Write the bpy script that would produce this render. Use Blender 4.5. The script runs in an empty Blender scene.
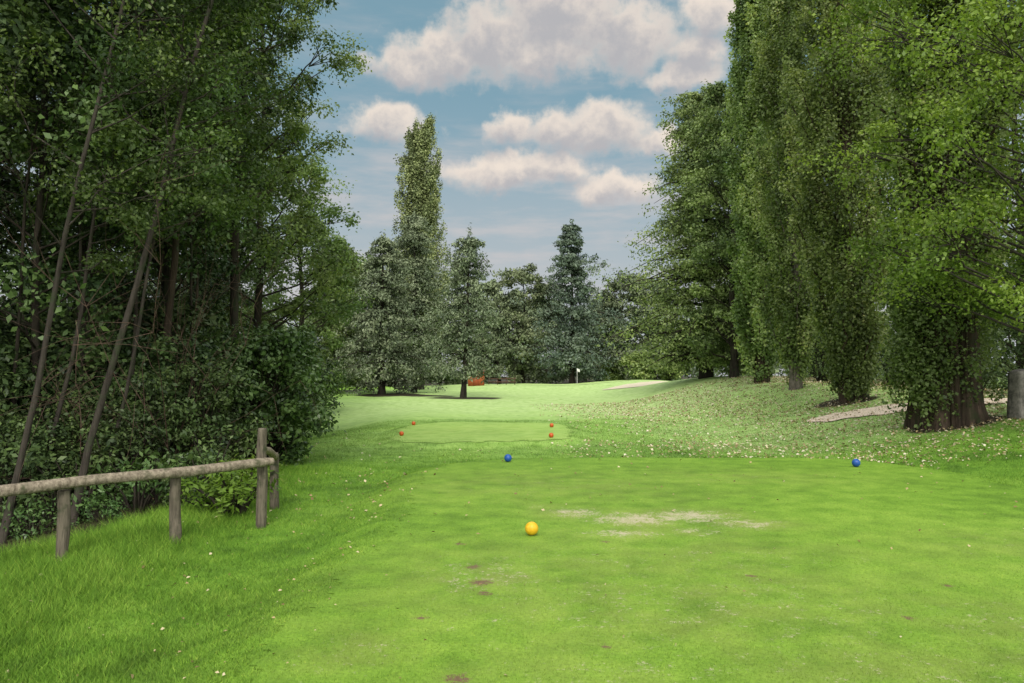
import bpy, math
import numpy as np
from mathutils import Vector
sc = bpy.context.scene
COL = sc.collection
rng = np.random.default_rng(7)
F = 796.0
PI = math.pi

# ---------------------------------------------------------------- numeric helpers
def smooth(a, b, x):
    t = np.clip((np.asarray(x, float) - a) / (b - a), 0, 1)
    return t * t * (3 - 2 * t)

def rect_sd(x, y, x0, x1, y0, y1, r):
    cx, cy = (x0 + x1) / 2, (y0 + y1) / 2
    qx = np.abs(x - cx) - (x1 - x0) / 2 + r
    qy = np.abs(y - cy) - (y1 - y0) / 2 + r
    return np.hypot(np.maximum(qx, 0), np.maximum(qy, 0)) + np.minimum(np.maximum(qx, qy), 0) - r

def tee_sd(x, y):
    return rect_sd(x, y, -1.35, 7.2, -8, 15.6, 2.2) + .10 * np.sin(.9 * y) + .07 * np.sin(1.7 * x + 1) + .04 * np.sin(3.1 * y + 2)

def fwd_sd(x, y):
    return rect_sd(x, y, -3.7, 2.0, 21.7, 29.2, 1.3) + .12 * np.sin(1.1 * x) + .12 * np.sin(.9 * y) + .05 * np.sin(3.3 * x + 1)

def gz(x, y):
    x = np.asarray(x, float); y = np.asarray(y, float)
    z = -.3 + .3 * smooth(40, 85, y)
    z = z - .75 * smooth(4.3, 10, -x) * (1 - smooth(30, 60, y))
    z = z + 1.7 * smooth(6, 15, x) * (.45 + .55 * np.clip(y / 50, 0, 1)) * (1 - .72 * smooth(56, 84, y))
    z = z + .03 * (np.sin(.7 * x + .3 * y) + np.sin(.23 * x - .41 * y + 1)) + .012 * np.sin(2.1 * x + 1.3 * y)
    z = z + .42 * (1 - smooth(7, 17, np.hypot((x - 6.5) / 1.5, (y - 98))))
    z = z + .25 * smooth(75, 86, y) * (1 - smooth(88, 99, y)) * np.exp(-((x - 15) / 5) ** 2)
    m = 1 - smooth(-.05, .95, tee_sd(x, y))
    z = z * (1 - m)
    m2 = 1 - smooth(-.1, .6, fwd_sd(x, y))
    return z + .12 * m2

def P(px, d):
    x = (px - 512) / F * d
    return (x, d, float(gz(x, d)))

def left_edge(y):
    return np.interp(y, [0, 7, 8.2, 9.8, 11.2, 13, 15, 19, 31, 59, 75, 95, 110], [-11.5, -7.3, -6.0, -4.6, -4.5, -4.7, -4.9, -5.2, -7.8, -13.6, -18, -24, -30])

def right_edge(y):
    return np.interp(y, [0, 15, 20, 28, 40, 60, 100], [10.8, 10.3, 10.4, 12.0, 13.2, 14.5, 20])

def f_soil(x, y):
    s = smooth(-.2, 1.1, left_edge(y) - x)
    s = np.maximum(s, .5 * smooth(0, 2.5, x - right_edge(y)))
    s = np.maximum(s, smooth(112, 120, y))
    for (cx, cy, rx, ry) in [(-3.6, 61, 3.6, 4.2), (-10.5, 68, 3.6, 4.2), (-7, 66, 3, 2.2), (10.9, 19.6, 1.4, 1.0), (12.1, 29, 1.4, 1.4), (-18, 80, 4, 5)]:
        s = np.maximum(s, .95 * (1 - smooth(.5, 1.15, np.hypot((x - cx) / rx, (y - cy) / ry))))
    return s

def f_dirt(x, y):
    s = np.zeros_like(np.asarray(x, float))
    for (cx, cy, rr) in [(-.24, 6.2, .12), (-.29, 4.25, .09), (-.32, 6.7, .09), (-.2, 5.9, .08), (.9, 7.7, .06), (.55, 4.75, .05), (1.9, 6.4, .06), (2.6, 5.3, .06), (-.6, 5.3, .06), (3.3, 6.1, .06), (-.5, 7.6, .07), (2.9, 4.5, .05)]:
        s = np.maximum(s, .85 * (1 - smooth(.0, 1.7, np.hypot((x - cx) / rr, (y - cy) / rr))))
    return s

def f_dry(x, y):
    s = np.zeros_like(np.asarray(x, float))
    for (cx, cy, rx, ry, a) in [(.75, 9.3, .5, .5, .9), (1.35, 8.9, .7, .6, 1.), (2.0, 9.1, .7, .55, 1.), (2.5, 8.6, .6, .4, .85), (1.1, 8.1, .6, .35, .85), (1.9, 8.2, .5, .4, .7), (.35, 9.7, .4, .4, .5),
                                (1.3, 5.6, 2.8, 1.8, .5), (-.2, 6.4, .8, 1.0, .64), (3.2, 5.2, 1.2, .9, .5), (2.2, 4.4, 1.8, .8, .48), (1.0, 3.9, 2.4, .6, .48),
                                (-.9, 4.6, .5, .9, .5), (.6, 4.3, 1.4, .5, .5), (5, 7.5, 1.8, 1.2, .45), (-1.2, 25, 3, 3.5, .25), (.5, 11.5, 2.6, 1.8, .42), (3.5, 12.5, 2, 1.2, .4), (1.5, 7, 3, 1.2, .45)]:
        s = np.maximum(s, a * np.exp(-((x - cx) / rx) ** 2 - ((y - cy) / ry) ** 2))
    return s

def f_pale(x, y):
    a = (.3 * smooth(15, 22, y) + .7 * smooth(28, 46, y)) * (1 - smooth(10, 26, np.abs(x - 3 - y * .03)))
    b = .7 * smooth(1, 6, x - .5) * smooth(16.5, 22, y) * (1 - smooth(46, 66, y))
    return np.clip(np.maximum(a, b), 0, 1)

def f_rough(x, y): return smooth(-.6, .9, tee_sd(x, y))
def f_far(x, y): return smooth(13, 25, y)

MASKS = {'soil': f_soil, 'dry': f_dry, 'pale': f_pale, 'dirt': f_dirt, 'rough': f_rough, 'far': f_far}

# ---------------------------------------------------------------- mesh helpers
def mesh_np(name, v, f, mat, attrs=None, smooth_sh=False):
    v = np.asarray(v, np.float32); f = np.asarray(f, np.int32)
    me = bpy.data.meshes.new(name)
    n, k = f.shape
    me.vertices.add(len(v)); me.vertices.foreach_set('co', v.ravel())
    me.loops.add(n * k); me.loops.foreach_set('vertex_index', f.ravel())
    me.polygons.add(n)
    me.polygons.foreach_set('loop_start', np.arange(0, n * k, k, dtype=np.int32))
    me.polygons.foreach_set('loop_total', np.full(n, k, np.int32))
    if smooth_sh:
        me.polygons.foreach_set('use_smooth', np.ones(n, bool))
    me.update(calc_edges=True)
    if attrs:
        for nm, (dom, arr) in attrs.items():
            at = me.attributes.new(nm, 'FLOAT', dom)
            at.data.foreach_set('value', np.asarray(arr, np.float32))
    me.materials.append(mat)
    return me

def link(name, me, parent=None, loc=(0, 0, 0)):
    o = bpy.data.objects.new(name, me); COL.objects.link(o)
    o.location = loc
    if parent is not None: o.parent = parent
    return o

def tag(o, label=None, cat=None, group=None, kind=None):
    if label: o['label'] = label
    if cat: o['category'] = cat
    if group: o['group'] = group
    if kind: o['kind'] = kind
    return o

def thing(name, label, cat, loc=(0, 0, 0), rotz=0, scale=(1, 1, 1), group=None):
    o = bpy.data.objects.new(name, None); COL.objects.link(o)
    o.location = loc; o.rotation_euler = (0, 0, rotz); o.scale = scale
    o.empty_display_size = .3
    return tag(o, label, cat, group)

class Tubes:
    def __init__(s): s.v = []; s.f = []; s.n = 0; s.caps = []
    def add(s, pts, rad, sides=5, flute=None, cap=True):
        pts = np.asarray(pts, float); rad = np.asarray(rad, float); n = len(pts)
        t = np.gradient(pts, axis=0); t /= np.linalg.norm(t, axis=1, keepdims=True) + 1e-9
        d = pts[-1] - pts[0]
        ref = np.array([1., 0, 0]) if abs(d[0]) < .7 * np.linalg.norm(d) else np.array([0, 1., 0])
        a = np.cross(t, ref); a /= np.linalg.norm(a, axis=1, keepdims=True) + 1e-9
        b = np.cross(t, a)
        ang = np.arange(sides) * 2 * PI / sides
        R = rad[:, None] * np.ones(sides)[None]
        if flute is not None: R = R * flute(ang[None, :], np.linspace(0, 1, n)[:, None])
        ring = pts[:, None] + R[..., None] * (np.cos(ang)[None, :, None] * a[:, None] + np.sin(ang)[None, :, None] * b[:, None])
        s.v.append(ring.reshape(-1, 3)); st = s.n
        i = np.arange(n - 1)[:, None] * sides; j = np.arange(sides)[None]; j2 = (j + 1) % sides
        q = np.stack([i + j, i + j2, i + sides + j2, i + sides + j], -1).reshape(-1, 4) + st
        s.f.append(q); s.n += n * sides
        if cap:
            m = np.arange(sides); m2 = (m + 1) % sides
            for k in (0, n - 1):
                s.v.append(pts[k][None]); base = st + k * sides
                s.caps.append(np.stack([base + m, base + m2, np.full(sides, s.n)], -1)); s.n += 1
    def mesh(s, name, mat):
        v = np.concatenate(s.v); q = np.concatenate(s.f)
        if not s.caps: return mesh_np(name, v, q, mat, smooth_sh=True)
        c = np.concatenate(s.caps)
        me = bpy.data.meshes.new(name)
        me.vertices.add(len(v)); me.vertices.foreach_set('co', v.astype(np.float32).ravel())
        idx = np.concatenate([q.ravel(), c.ravel()]).astype(np.int32)
        me.loops.add(len(idx)); me.loops.foreach_set('vertex_index', idx)
        tot = np.concatenate([np.full(len(q), 4), np.full(len(c), 3)]).astype(np.int32)
        st = np.concatenate([[0], np.cumsum(tot)[:-1]]).astype(np.int32)
        me.polygons.add(len(tot)); me.polygons.foreach_set('loop_start', st); me.polygons.foreach_set('loop_total', tot)
        me.polygons.foreach_set('use_smooth', np.concatenate([np.ones(len(q), bool), np.zeros(len(c), bool)]))
        me.update(calc_edges=True); me.materials.append(mat)
        return me

def leaf_cloud(r, C, S, n, L, W, up=.5, drop=0., tvar=.6, shell=.45, tc=None, outw=.8):
    C = np.asarray(C, float); S = np.asarray(S, float); K = len(C)
    if S.ndim == 1: S = np.repeat(S[:, None], 3, 1)
    idx = np.repeat(np.arange(K), n); N = K * n
    d = r.normal(size=(N, 3)); d /= np.linalg.norm(d, axis=1, keepdims=True)
    p = C[idx] + d * (r.random(N) ** shell)[:, None] * S[idx] * (1 + .22 * r.normal(size=(N, 1)))
    nr = r.normal(size=(N, 3)) * .5 + d * outw; nr[:, 2] += up
    nr /= np.linalg.norm(nr, axis=1, keepdims=True)
    t = r.normal(size=(N, 3)) + d * .4; t[:, 2] -= drop
    t -= (t * nr).sum(1, keepdims=True) * nr; t /= np.linalg.norm(t, axis=1, keepdims=True) + 1e-9
    b = np.cross(nr, t)
    l = (L * (.55 + .8 * r.random(N)))[:, None]; w = l * W
    v = np.stack([p, p + t * l * .45 + b * w * .5 + nr * w * .15, p + t * l, p + t * l * .45 - b * w * .5 + nr * w * .15], 1).reshape(-1, 3)
    f = np.arange(4 * N).reshape(-1, 4)
    if tc is None: tc = r.random(K)
    tint = np.clip(np.asarray(tc)[idx] * tvar + r.random(N) * (1 - tvar), 0, 1)
    return v, f, tint

def crown_mesh(r, C, S, n, L, W, mat, **kw):
    v, f, t = leaf_cloud(r, C, S, n, L, W, **kw)
    return mesh_np('crown', v, f, mat, {'tint': ('FACE', t)})

# ---------------------------------------------------------------- node helpers
def node(nt, typ, ins=None, **props):
    n = nt.nodes.new(typ)
    for k, v in props.items(): setattr(n, k, v)
    for k, v in (ins or {}).items():
        s = n.inputs[k]
        if isinstance(v, bpy.types.NodeSocket): nt.links.new(v, s)
        else: s.default_value = v
    return n

def ramp(nt, fac, stops, interp='LINEAR'):
    n = nt.nodes.new('ShaderNodeValToRGB'); cr = n.color_ramp; cr.interpolation = interp
    while len(cr.elements) < len(stops): cr.elements.new(.5)
    for e, (p, c) in zip(cr.elements, stops): e.position = p; e.color = (*c, 1) if len(c) == 3 else c
    nt.links.new(fac, n.inputs[0]); return n.outputs[0]

def mixc(nt, fac, a, b, mode='MIX'):
    n = nt.nodes.new('ShaderNodeMix'); n.data_type = 'RGBA'; n.blend_type = mode
    for s, v in ((n.inputs[0], fac), (n.inputs[6], a), (n.inputs[7], b)):
        if isinstance(v, bpy.types.NodeSocket): nt.links.new(v, s)
        else: s.default_value = v if not isinstance(v, tuple) else (*v, 1)[:4]
    return n.outputs[2]

def mth(nt, op, a, b=None, c=None, clamp=False):
    n = nt.nodes.new('ShaderNodeMath'); n.operation = op; n.use_clamp = clamp
    for i, v in enumerate((a, b, c)):
        if v is None: continue
        if isinstance(v, bpy.types.NodeSocket): nt.links.new(v, n.inputs[i])
        else: n.inputs[i].default_value = v
    return n.outputs[0]

def mrange(nt, v, a, b, c=0., d=1., smoothstep=True):
    n = nt.nodes.new('ShaderNodeMapRange'); n.interpolation_type = 'SMOOTHSTEP' if smoothstep else 'LINEAR'
    nt.links.new(v, n.inputs[0])
    for i, x in zip((1, 2, 3, 4), (a, b, c, d)): n.inputs[i].default_value = x
    return n.outputs[0]

def new_mat(name):
    m = bpy.data.materials.new(name); m.use_nodes = True; nt = m.node_tree; nt.nodes.clear()
    out = nt.nodes.new('ShaderNodeOutputMaterial'); return m, nt, out

def noise(nt, vec, scale, detail=4, rough=.55):
    n = node(nt, 'ShaderNodeTexNoise', {'Vector': vec, 'Scale': scale, 'Detail': detail, 'Roughness': rough}); return n.outputs['Fac']

def leaf_mat(name, dark, mid, light, trans=.3, rough=.5, autumn=None):
    m, nt, out = new_mat(name)
    at = node(nt, 'ShaderNodeAttribute', attribute_name='tint').outputs['Fac']
    stops = [(0.05, dark), (.5, mid), (.95, light)]
    if autumn: stops = [(0.05, dark), (.5, mid), (.9, light), (.97, autumn)]
    c = ramp(nt, at, stops)
    oi = node(nt, 'ShaderNodeObjectInfo').outputs['Random']
    val = mrange(nt, oi, 0, 1, .88, 1.12, False)
    hue = mrange(nt, oi, 0, 1, .49, .51, False)
    hs = node(nt, 'ShaderNodeHueSaturation', {'Hue': hue, 'Value': val, 'Color': c}).outputs[0]
    pb = node(nt, 'ShaderNodeBsdfPrincipled', {'Base Color': hs, 'Roughness': rough, 'Specular IOR Level': .3})
    if trans <= 0:
        nt.links.new(pb.outputs[0], out.inputs[0]); return m
    tc = mixc(nt, 1., hs, (1.5, 1.5, .7), 'MULTIPLY')
    tr = node(nt, 'ShaderNodeBsdfTranslucent', {'Color': tc})
    mx = node(nt, 'ShaderNodeMixShader', {0: trans, 1: pb.outputs[0], 2: tr.outputs[0]})
    nt.links.new(mx.outputs[0], out.inputs[0]); return m

def bark_mat(name, a, b, sc_=6., stretch=.18, bump=.6):
    m, nt, out = new_mat(name)
    tc = node(nt, 'ShaderNodeTexCoord').outputs['Object']
    mp = node(nt, 'ShaderNodeMapping', {'Vector': tc, 'Scale': (1, 1, stretch)}).outputs[0]
    n1 = noise(nt, mp, sc_, 8, .65); n2 = noise(nt, tc, sc_ * .35, 3)
    c = ramp(nt, n1, [(.32, a), (.68, b)])
    c = mixc(nt, mrange(nt, n2, .5, .75), c, tuple(np.array(a) * .6 + np.array((.02, .035, .012))))
    bp = node(nt, 'ShaderNodeBump', {'Height': n1, 'Strength': bump, 'Distance': .05}).outputs[0]
    pb = node(nt, 'ShaderNodeBsdfPrincipled', {'Base Color': c, 'Roughness': .9, 'Specular IOR Level': .15, 'Normal': bp})
    nt.links.new(pb.outputs[0], out.inputs[0]); return m

TEE = ((.094, .192, .016), (.135, .262, .023), (.185, .318, .035))
ROUGH = ((.072, .160, .016), (.109, .232, .021), (.154, .288, .033))
def grass_mat(name, blade=False, bump=.35, cols=TEE):
    m, nt, out = new_mat(name)
    pos = node(nt, 'ShaderNodeNewGeometry').outputs['Position']
    A = lambda s: node(nt, 'ShaderNodeAttribute', attribute_name=s).outputs['Fac']
    big = noise(nt, pos, .35, 4); med = noise(nt, pos, 2.6, 5, .6)
    sel = mth(nt, 'ADD', mth(nt, 'MULTIPLY', big, .45), mth(nt, 'MULTIPLY', med, .55))
    c = ramp(nt, sel, list(zip((.39, .5, .61), cols)))
    if cols is TEE:
        c = mixc(nt, A('rough'), c, ramp(nt, sel, list(zip((.39, .5, .61), ROUGH))))
    if blade:
        tn = A('tint')
        c = mixc(nt, 1., c, ramp(nt, tn, [(0, (.52, .56, .5)), (.5, (1, 1, 1)), (.88, (1.4, 1.32, 1.25)), (1., (2.4, 1.65, 2.4))]), 'MULTIPLY')
    else:
        fine = noise(nt, pos, 38, 6, .7)
        c = mixc(nt, 1., c, ramp(nt, fine, [(.28, (.6, .65, .55)), (.5, (1.05, 1.05, 1.05)), (.72, (1.45, 1.35, 1.35))]), 'MULTIPLY')
    c = mixc(nt, mth(nt, 'MULTIPLY', A('pale'), mrange(nt, med, .3, .62, .4, 1.)), c, (.265, .375, .14))
    if not blade:   # colour lifted with distance, standing in for light the bladeless sheet misses
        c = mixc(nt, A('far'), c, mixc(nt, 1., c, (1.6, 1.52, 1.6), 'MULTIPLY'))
    dry = A('dry')
    spk = mth(nt, 'ADD', mth(nt, 'MULTIPLY', noise(nt, pos, 6, 8, .75), .45), mth(nt, 'MULTIPLY', noise(nt, pos, 34, 6, .8), .55))
    c = mixc(nt, mth(nt, 'MULTIPLY', dry, mrange(nt, noise(nt, pos, 1.7, 5, .6), .36, .62, .2, .75)), c, (.25, .285, .07))
    df = mrange(nt, mth(nt, 'ADD', mth(nt, 'MULTIPLY', dry, .205), spk), .645, .71)
    c = mixc(nt, mth(nt, 'MULTIPLY', df, .8), c, (.47, .42, .30))
    c = mixc(nt, mrange(nt, mth(nt, 'ADD', A('dirt'), mth(nt, 'MULTIPLY', mth(nt, 'SUBTRACT', noise(nt, pos, 34, 5, .7), .5), 1.8)), .38, .75), c, (.15, .105, .06))
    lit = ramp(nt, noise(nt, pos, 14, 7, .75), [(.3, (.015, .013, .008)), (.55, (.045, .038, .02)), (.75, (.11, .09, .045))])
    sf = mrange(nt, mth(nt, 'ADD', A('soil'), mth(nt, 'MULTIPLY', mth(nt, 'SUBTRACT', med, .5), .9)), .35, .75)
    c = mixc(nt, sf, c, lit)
    ins = {'Base Color': c, 'Roughness': .75, 'Specular IOR Level': .2}
    if not blade:
        h = mth(nt, 'ADD', mth(nt, 'MULTIPLY', fine, .6), mth(nt, 'MULTIPLY', noise(nt, pos, 9, 4), .6))
        ins['Normal'] = node(nt, 'ShaderNodeBump', {'Height': h, 'Strength': bump, 'Distance': .02}).outputs[0]
    pb = node(nt, 'ShaderNodeBsdfPrincipled', ins)
    nt.links.new(pb.outputs[0], out.inputs[0]); return m

def simple_mat(name, a, b, scale=20, rough=.6, spec=.4, bump=.2, coat=0):
    m, nt, out = new_mat(name)
    tc = node(nt, 'ShaderNodeTexCoord').outputs['Object']
    n1 = noise(nt, tc, scale, 6, .65)
    c = ramp(nt, n1, [(.35, a), (.65, b)])
    bp = node(nt, 'ShaderNodeBump', {'Height': n1, 'Strength': bump, 'Distance': .01}).outputs[0]
    pb = node(nt, 'ShaderNodeBsdfPrincipled', {'Base Color': c, 'Roughness': rough, 'Specular IOR Level': spec, 'Normal': bp, 'Coat Weight': coat})
    nt.links.new(pb.outputs[0], out.inputs[0]); return m

M = {}
M['forest'] = leaf_mat('forest_leaf', (.024, .045, .014), (.063, .110, .028), (.145, .215, .058), .3)
M['edge'] = leaf_mat('wood_edge_leaf', (.042, .072, .022), (.108, .168, .050), (.22, .295, .095), .3)
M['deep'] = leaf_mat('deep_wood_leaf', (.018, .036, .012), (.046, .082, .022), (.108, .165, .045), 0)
M['shrub'] = leaf_mat('shrub_leaf', (.028, .060, .018), (.062, .126, .034), (.12, .205, .058), .15, .35)
M['fresh'] = leaf_mat('fresh_leaf', (.06, .12, .014), (.11, .20, .024), (.18, .29, .04), .3)
M['poplar'] = leaf_mat('poplar_leaf', (.064, .104, .032), (.188, .262, .082), (.37, .45, .185), .3, .45, autumn=(.43, .46, .17))
M['bright'] = leaf_mat('bright_leaf', (.06, .11, .016), (.145, .235, .038), (.27, .38, .07), .35, .45)
M['grey_conifer'] = leaf_mat('grey_conifer_leaf', (.074, .106, .060), (.152, .196, .108), (.245, .29, .17), 0, .7)  # grey green, lightened further to paint in distance haze
M['dark_conifer'] = leaf_mat('dark_conifer_leaf', (.050, .082, .060), (.105, .152, .104), (.175, .23, .158), 0, .7)  # blue green with aerial haze put into the leaf colour
M['cypress'] = leaf_mat('cypress_leaf', (.066, .108, .038), (.180, .255, .082), (.32, .41, .15), .12, .6)
M['far'] = leaf_mat('far_leaf', (.080, .114, .062), (.150, .198, .098), (.235, .282, .145), 0, .7)  # albedo raised so distant foliage carries its haze in the colour
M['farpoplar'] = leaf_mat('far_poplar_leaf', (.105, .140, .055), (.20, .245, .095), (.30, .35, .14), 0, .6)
M['bark'] = bark_mat('grey_bark', (.020, .017, .014), (.066, .057, .046), 14)
M['bark_dark'] = bark_mat('dark_bark', (.012, .010, .008), (.05, .042, .032), 12)
M['bark_brown'] = bark_mat('fibrous_brown_bark', (.018, .014, .010), (.095, .070, .050), 9, .1, 1.)
M['bark_pale'] = bark_mat('pale_bark', (.08, .07, .055), (.24, .21, .18), 8, .4)
M['twig'] = bark_mat('dead_twig', (.05, .033, .025), (.15, .10, .074), 14)
M['wood'] = bark_mat('weathered_post_wood', (.05, .043, .032), (.20, .175, .13), 26, .1, .8)
M['rail'] = bark_mat('weathered_rail_wood', (.11, .09, .065), (.36, .31, .235), 24, .5, .7)
M['ground'] = grass_mat('rough_grass')
M['tee'] = grass_mat('mown_tee_grass', bump=.2)
M['fwd'] = grass_mat('forward_tee_grass', bump=.15, cols=((.112, .215, .026), (.142, .258, .032), (.175, .290, .044)))
M['blade'] = grass_mat('grass_blades', blade=True)
M['path'] = simple_mat('gravel_path', (.62, .50, .38), (.80, .69, .55), 14, .95, .1, .3)
M['sand'] = simple_mat('bunker_sand', (.52, .46, .33), (.64, .57, .44), 4, .95, .1, .2)
M['yellow'] = simple_mat('yellow_marker_paint', (.58, .34, .012), (.72, .44, .025), 30, .45, .35, .15)
M['blue'] = simple_mat('blue_marker_paint', (.010, .055, .26), (.018, .095, .36), 30, .4, .4, .15)
M['orange'] = simple_mat('orange_red_marker_paint', (.45, .07, .012), (.58, .115, .022), 30, .42, .4, .15)
M['metal'] = simple_mat('dull_spike_metal', (.12, .12, .12), (.25, .24, .23), 40, .5, .5)
M['stone'] = simple_mat('rough_grey_stone', (.07, .07, .062), (.20, .19, .17), 9, .95, .15, .8)
M['shed'] = simple_mat('orange_painted_boards', (.34, .085, .03), (.44, .13, .05), 6, .8, .2)
M['shed2'] = simple_mat('darker_orange_door', (.26, .06, .025), (.33, .085, .035), 6, .8, .2)
M['roof'] = simple_mat('brown_roof_felt', (.12, .06, .04), (.17, .085, .055), 6, .9, .2)
M['dark'] = simple_mat('dark_board', (.05, .03, .02), (.09, .05, .035), 6, .8, .2)
M['white'] = simple_mat('white_paint', (.6, .6, .58), (.72, .72, .7), 6, .5, .4)

# fallen leaf
m, nt, out = new_mat('fallen_leaf')
at = node(nt, 'ShaderNodeAttribute', attribute_name='tint').outputs['Fac']
c = ramp(nt, at, [(0, (.17, .11, .05)), (.35, (.38, .30, .155)), (.7, (.54, .48, .31)), (1, (.66, .62, .48))])
pb = node(nt, 'ShaderNodeBsdfPrincipled', {'Base Color': c, 'Roughness': .8, 'Specular IOR Level': .2})
nt.links.new(pb.outputs[0], out.inputs[0]); M['fallen'] = m

# ---------------------------------------------------------------- ground
def graded(lo, a, b, hi, step, g):
    mid = list(np.arange(a, b + 1e-6, step))
    s = step; x = a; L = []
    while x > lo: s *= g; x -= s; L.append(x)
    s = step; x = mid[-1]; R = []
    while x < hi: s *= g; x += s; R.append(x)
    return np.array(L[::-1] + mid + R)

def grid_sheet(name, xs, ys, mat, dz=0., keep=None, zfun=gz):
    X, Y = np.meshgrid(xs, ys); x = X.ravel(); y = Y.ravel()
    v = np.stack([x, y, zfun(x, y) + dz], 1)
    nx = len(xs); ny = len(ys)
    i = (np.arange(ny - 1)[:, None] * nx + np.arange(nx - 1)[None]).ravel()
    f = np.stack([i, i + 1, i + nx + 1, i + nx], 1)
    if keep is not None:
        cx = x[f].mean(1); cy = y[f].mean(1); f = f[keep(cx, cy)]
        used = np.unique(f); mp = np.zeros(len(v), int); mp[used] = np.arange(len(used)); v = v[used]; f = mp[f]; x = x[used]; y = y[used]
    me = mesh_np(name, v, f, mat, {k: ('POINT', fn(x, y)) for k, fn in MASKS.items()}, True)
    return tag(link(name, me), kind='structure')

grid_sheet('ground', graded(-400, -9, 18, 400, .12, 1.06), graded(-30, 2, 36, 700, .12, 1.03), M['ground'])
grid_sheet('tee_box', np.arange(-1.6, 7.5, .05), np.arange(-3, 16, .05), M['tee'], .005,
           lambda x, y: tee_sd(x, y) < -.12 + .03 * np.sin(9 * x + 3 * y) + .03 * np.sin(17 * y - 5 * x))
grid_sheet('forward_tee_box', np.arange(-4.2, 2.6, .08), np.arange(21, 30, .08), M['fwd'], .012, lambda x, y: fwd_sd(x, y) < -.05 + .08 * np.sin(7 * x + 3 * y) + .06 * np.sin(11 * y - 4 * x))
grid_sheet('putting_green', np.arange(-8, 22, .4), np.arange(88, 110, .4), M['fwd'], .02, lambda x, y: np.hypot((x - 6.5) / 1.5, y - 98) < 8)

def strip(name, pts, w, mat, dz):
    pts = np.array(pts, float); t = np.linspace(0, 1, len(pts)); tt = np.linspace(0, 1, 90)
    cx = np.interp(tt, t, pts[:, 0]); cy = np.interp(tt, t, pts[:, 1])
    k = np.ones(9) / 9
    cx = np.convolve(np.pad(cx, 4, 'edge'), k, 'valid'); cy = np.convolve(np.pad(cy, 4, 'edge'), k, 'valid')
    dx = np.gradient(cx); dy = np.gradient(cy); l = np.hypot(dx, dy)
    nx, ny = -dy / l, dx / l
    s = np.linspace(-.5, .5, 9); wv = w * (1 + .12 * np.sin(tt * 23) + .08 * np.sin(tt * 61)) * (.35 + .65 * smooth(0, .15, tt))
    X = cx[:, None] + nx[:, None] * s[None] * wv[:, None]; Y = cy[:, None] + ny[:, None] * s[None] * wv[:, None]
    v = np.stack([X.ravel(), Y.ravel(), gz(X.ravel(), Y.ravel()) + dz], 1)
    i = (np.arange(89)[:, None] * 9 + np.arange(8)[None]).ravel()
    f = np.stack([i, i + 1, i + 10, i + 9], 1)
    return tag(link(name, mesh_np(name, v, f, mat, None, True)), kind='structure')
strip('path', [(9.4, 25.6), (10.2, 25.2), (11.2, 24.8), (12.2, 24.2), (13.8, 23.0), (17, 21.2), (22, 19.7), (34, 18)], 2.1, M['path'], .03)
grid_sheet('sand_bunker', np.arange(6, 28, .2), np.arange(68, 98, .2), M['sand'], .04,
           lambda x, y: np.hypot((x - 15.8 - (y - 82) * .75) / 5.2, (y - 82) / 6.5 + .12 * np.sin(x * 1.1)) < 1)

# ---------------------------------------------------------------- grass blades
def blades(name, X, Y, h, w, mat, hv=.5):
    N = len(X); Z = gz(X, Y)
    a = rng.random(N) * 2 * PI; hh = h * (1 - hv + 2 * hv * rng.random(N)); ww = w * (.7 + .6 * rng.random(N))
    lx = rng.normal(size=N) * .6 * hh; ly = rng.normal(size=N) * .6 * hh
    b = np.stack([X, Y, Z - .003], 1); s = np.stack([np.cos(a) * ww / 2, np.sin(a) * ww / 2, 0 * a], 1)
    tip = b + np.stack([lx, ly, hh], 1)
    v = np.stack([b - s, b + s, tip], 1).reshape(-1, 3)
    f = np.arange(3 * N).reshape(-1, 3)
    at = {k: ('FACE', fn(X, Y)) for k, fn in MASKS.items()}; at['tint'] = ('FACE', rng.random(N))
    return tag(link(name, mesh_np(name, v, f, mat, at)), kind='stuff')

def screen_samples(N, y0, y1):
    y = y0 * (y1 / y0) ** rng.random(N); x = (rng.random(N) * 2 - 1) * (.67 * y + .3); return x, y
x, y = screen_samples(460000, 3.2, 16); k = (tee_sd(x, y) < .5 - 1.2 * rng.random(len(x))) & (f_dry(x, y) < .5 + .6 * rng.random(len(x)))
blades('mown_grass', x[k], y[k], .017, .0038, M['blade'])
x, y = screen_samples(950000, 3.2, 34); sd_ = tee_sd(x, y)
k = (sd_ > -.9 + 1.4 * rng.random(len(x)) ** .8) & (f_soil(x, y) < rng.random(len(x)) * .85 + .12) & (x < 12) & (fwd_sd(x, y) > -.7 + .8 * rng.random(len(x)) ** .4)
x, y, sd_ = x[k], y[k], sd_[k]
tuft = .5 + .5 * np.sin(x * 2.3 + 1.7 * np.sin(y * 1.9)) * np.sin(y * 2.1 + 1.3 * np.sin(x * 1.4))
blades('rough_grass', x, y, (.015 + (.012 + .032 * tuft) * smooth(.0, 1.4, sd_) + .07 * smooth(2.9, 4.2, -x) * (y < 16)), .005 + .004 * smooth(12, 30, y), M['blade'])

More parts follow.
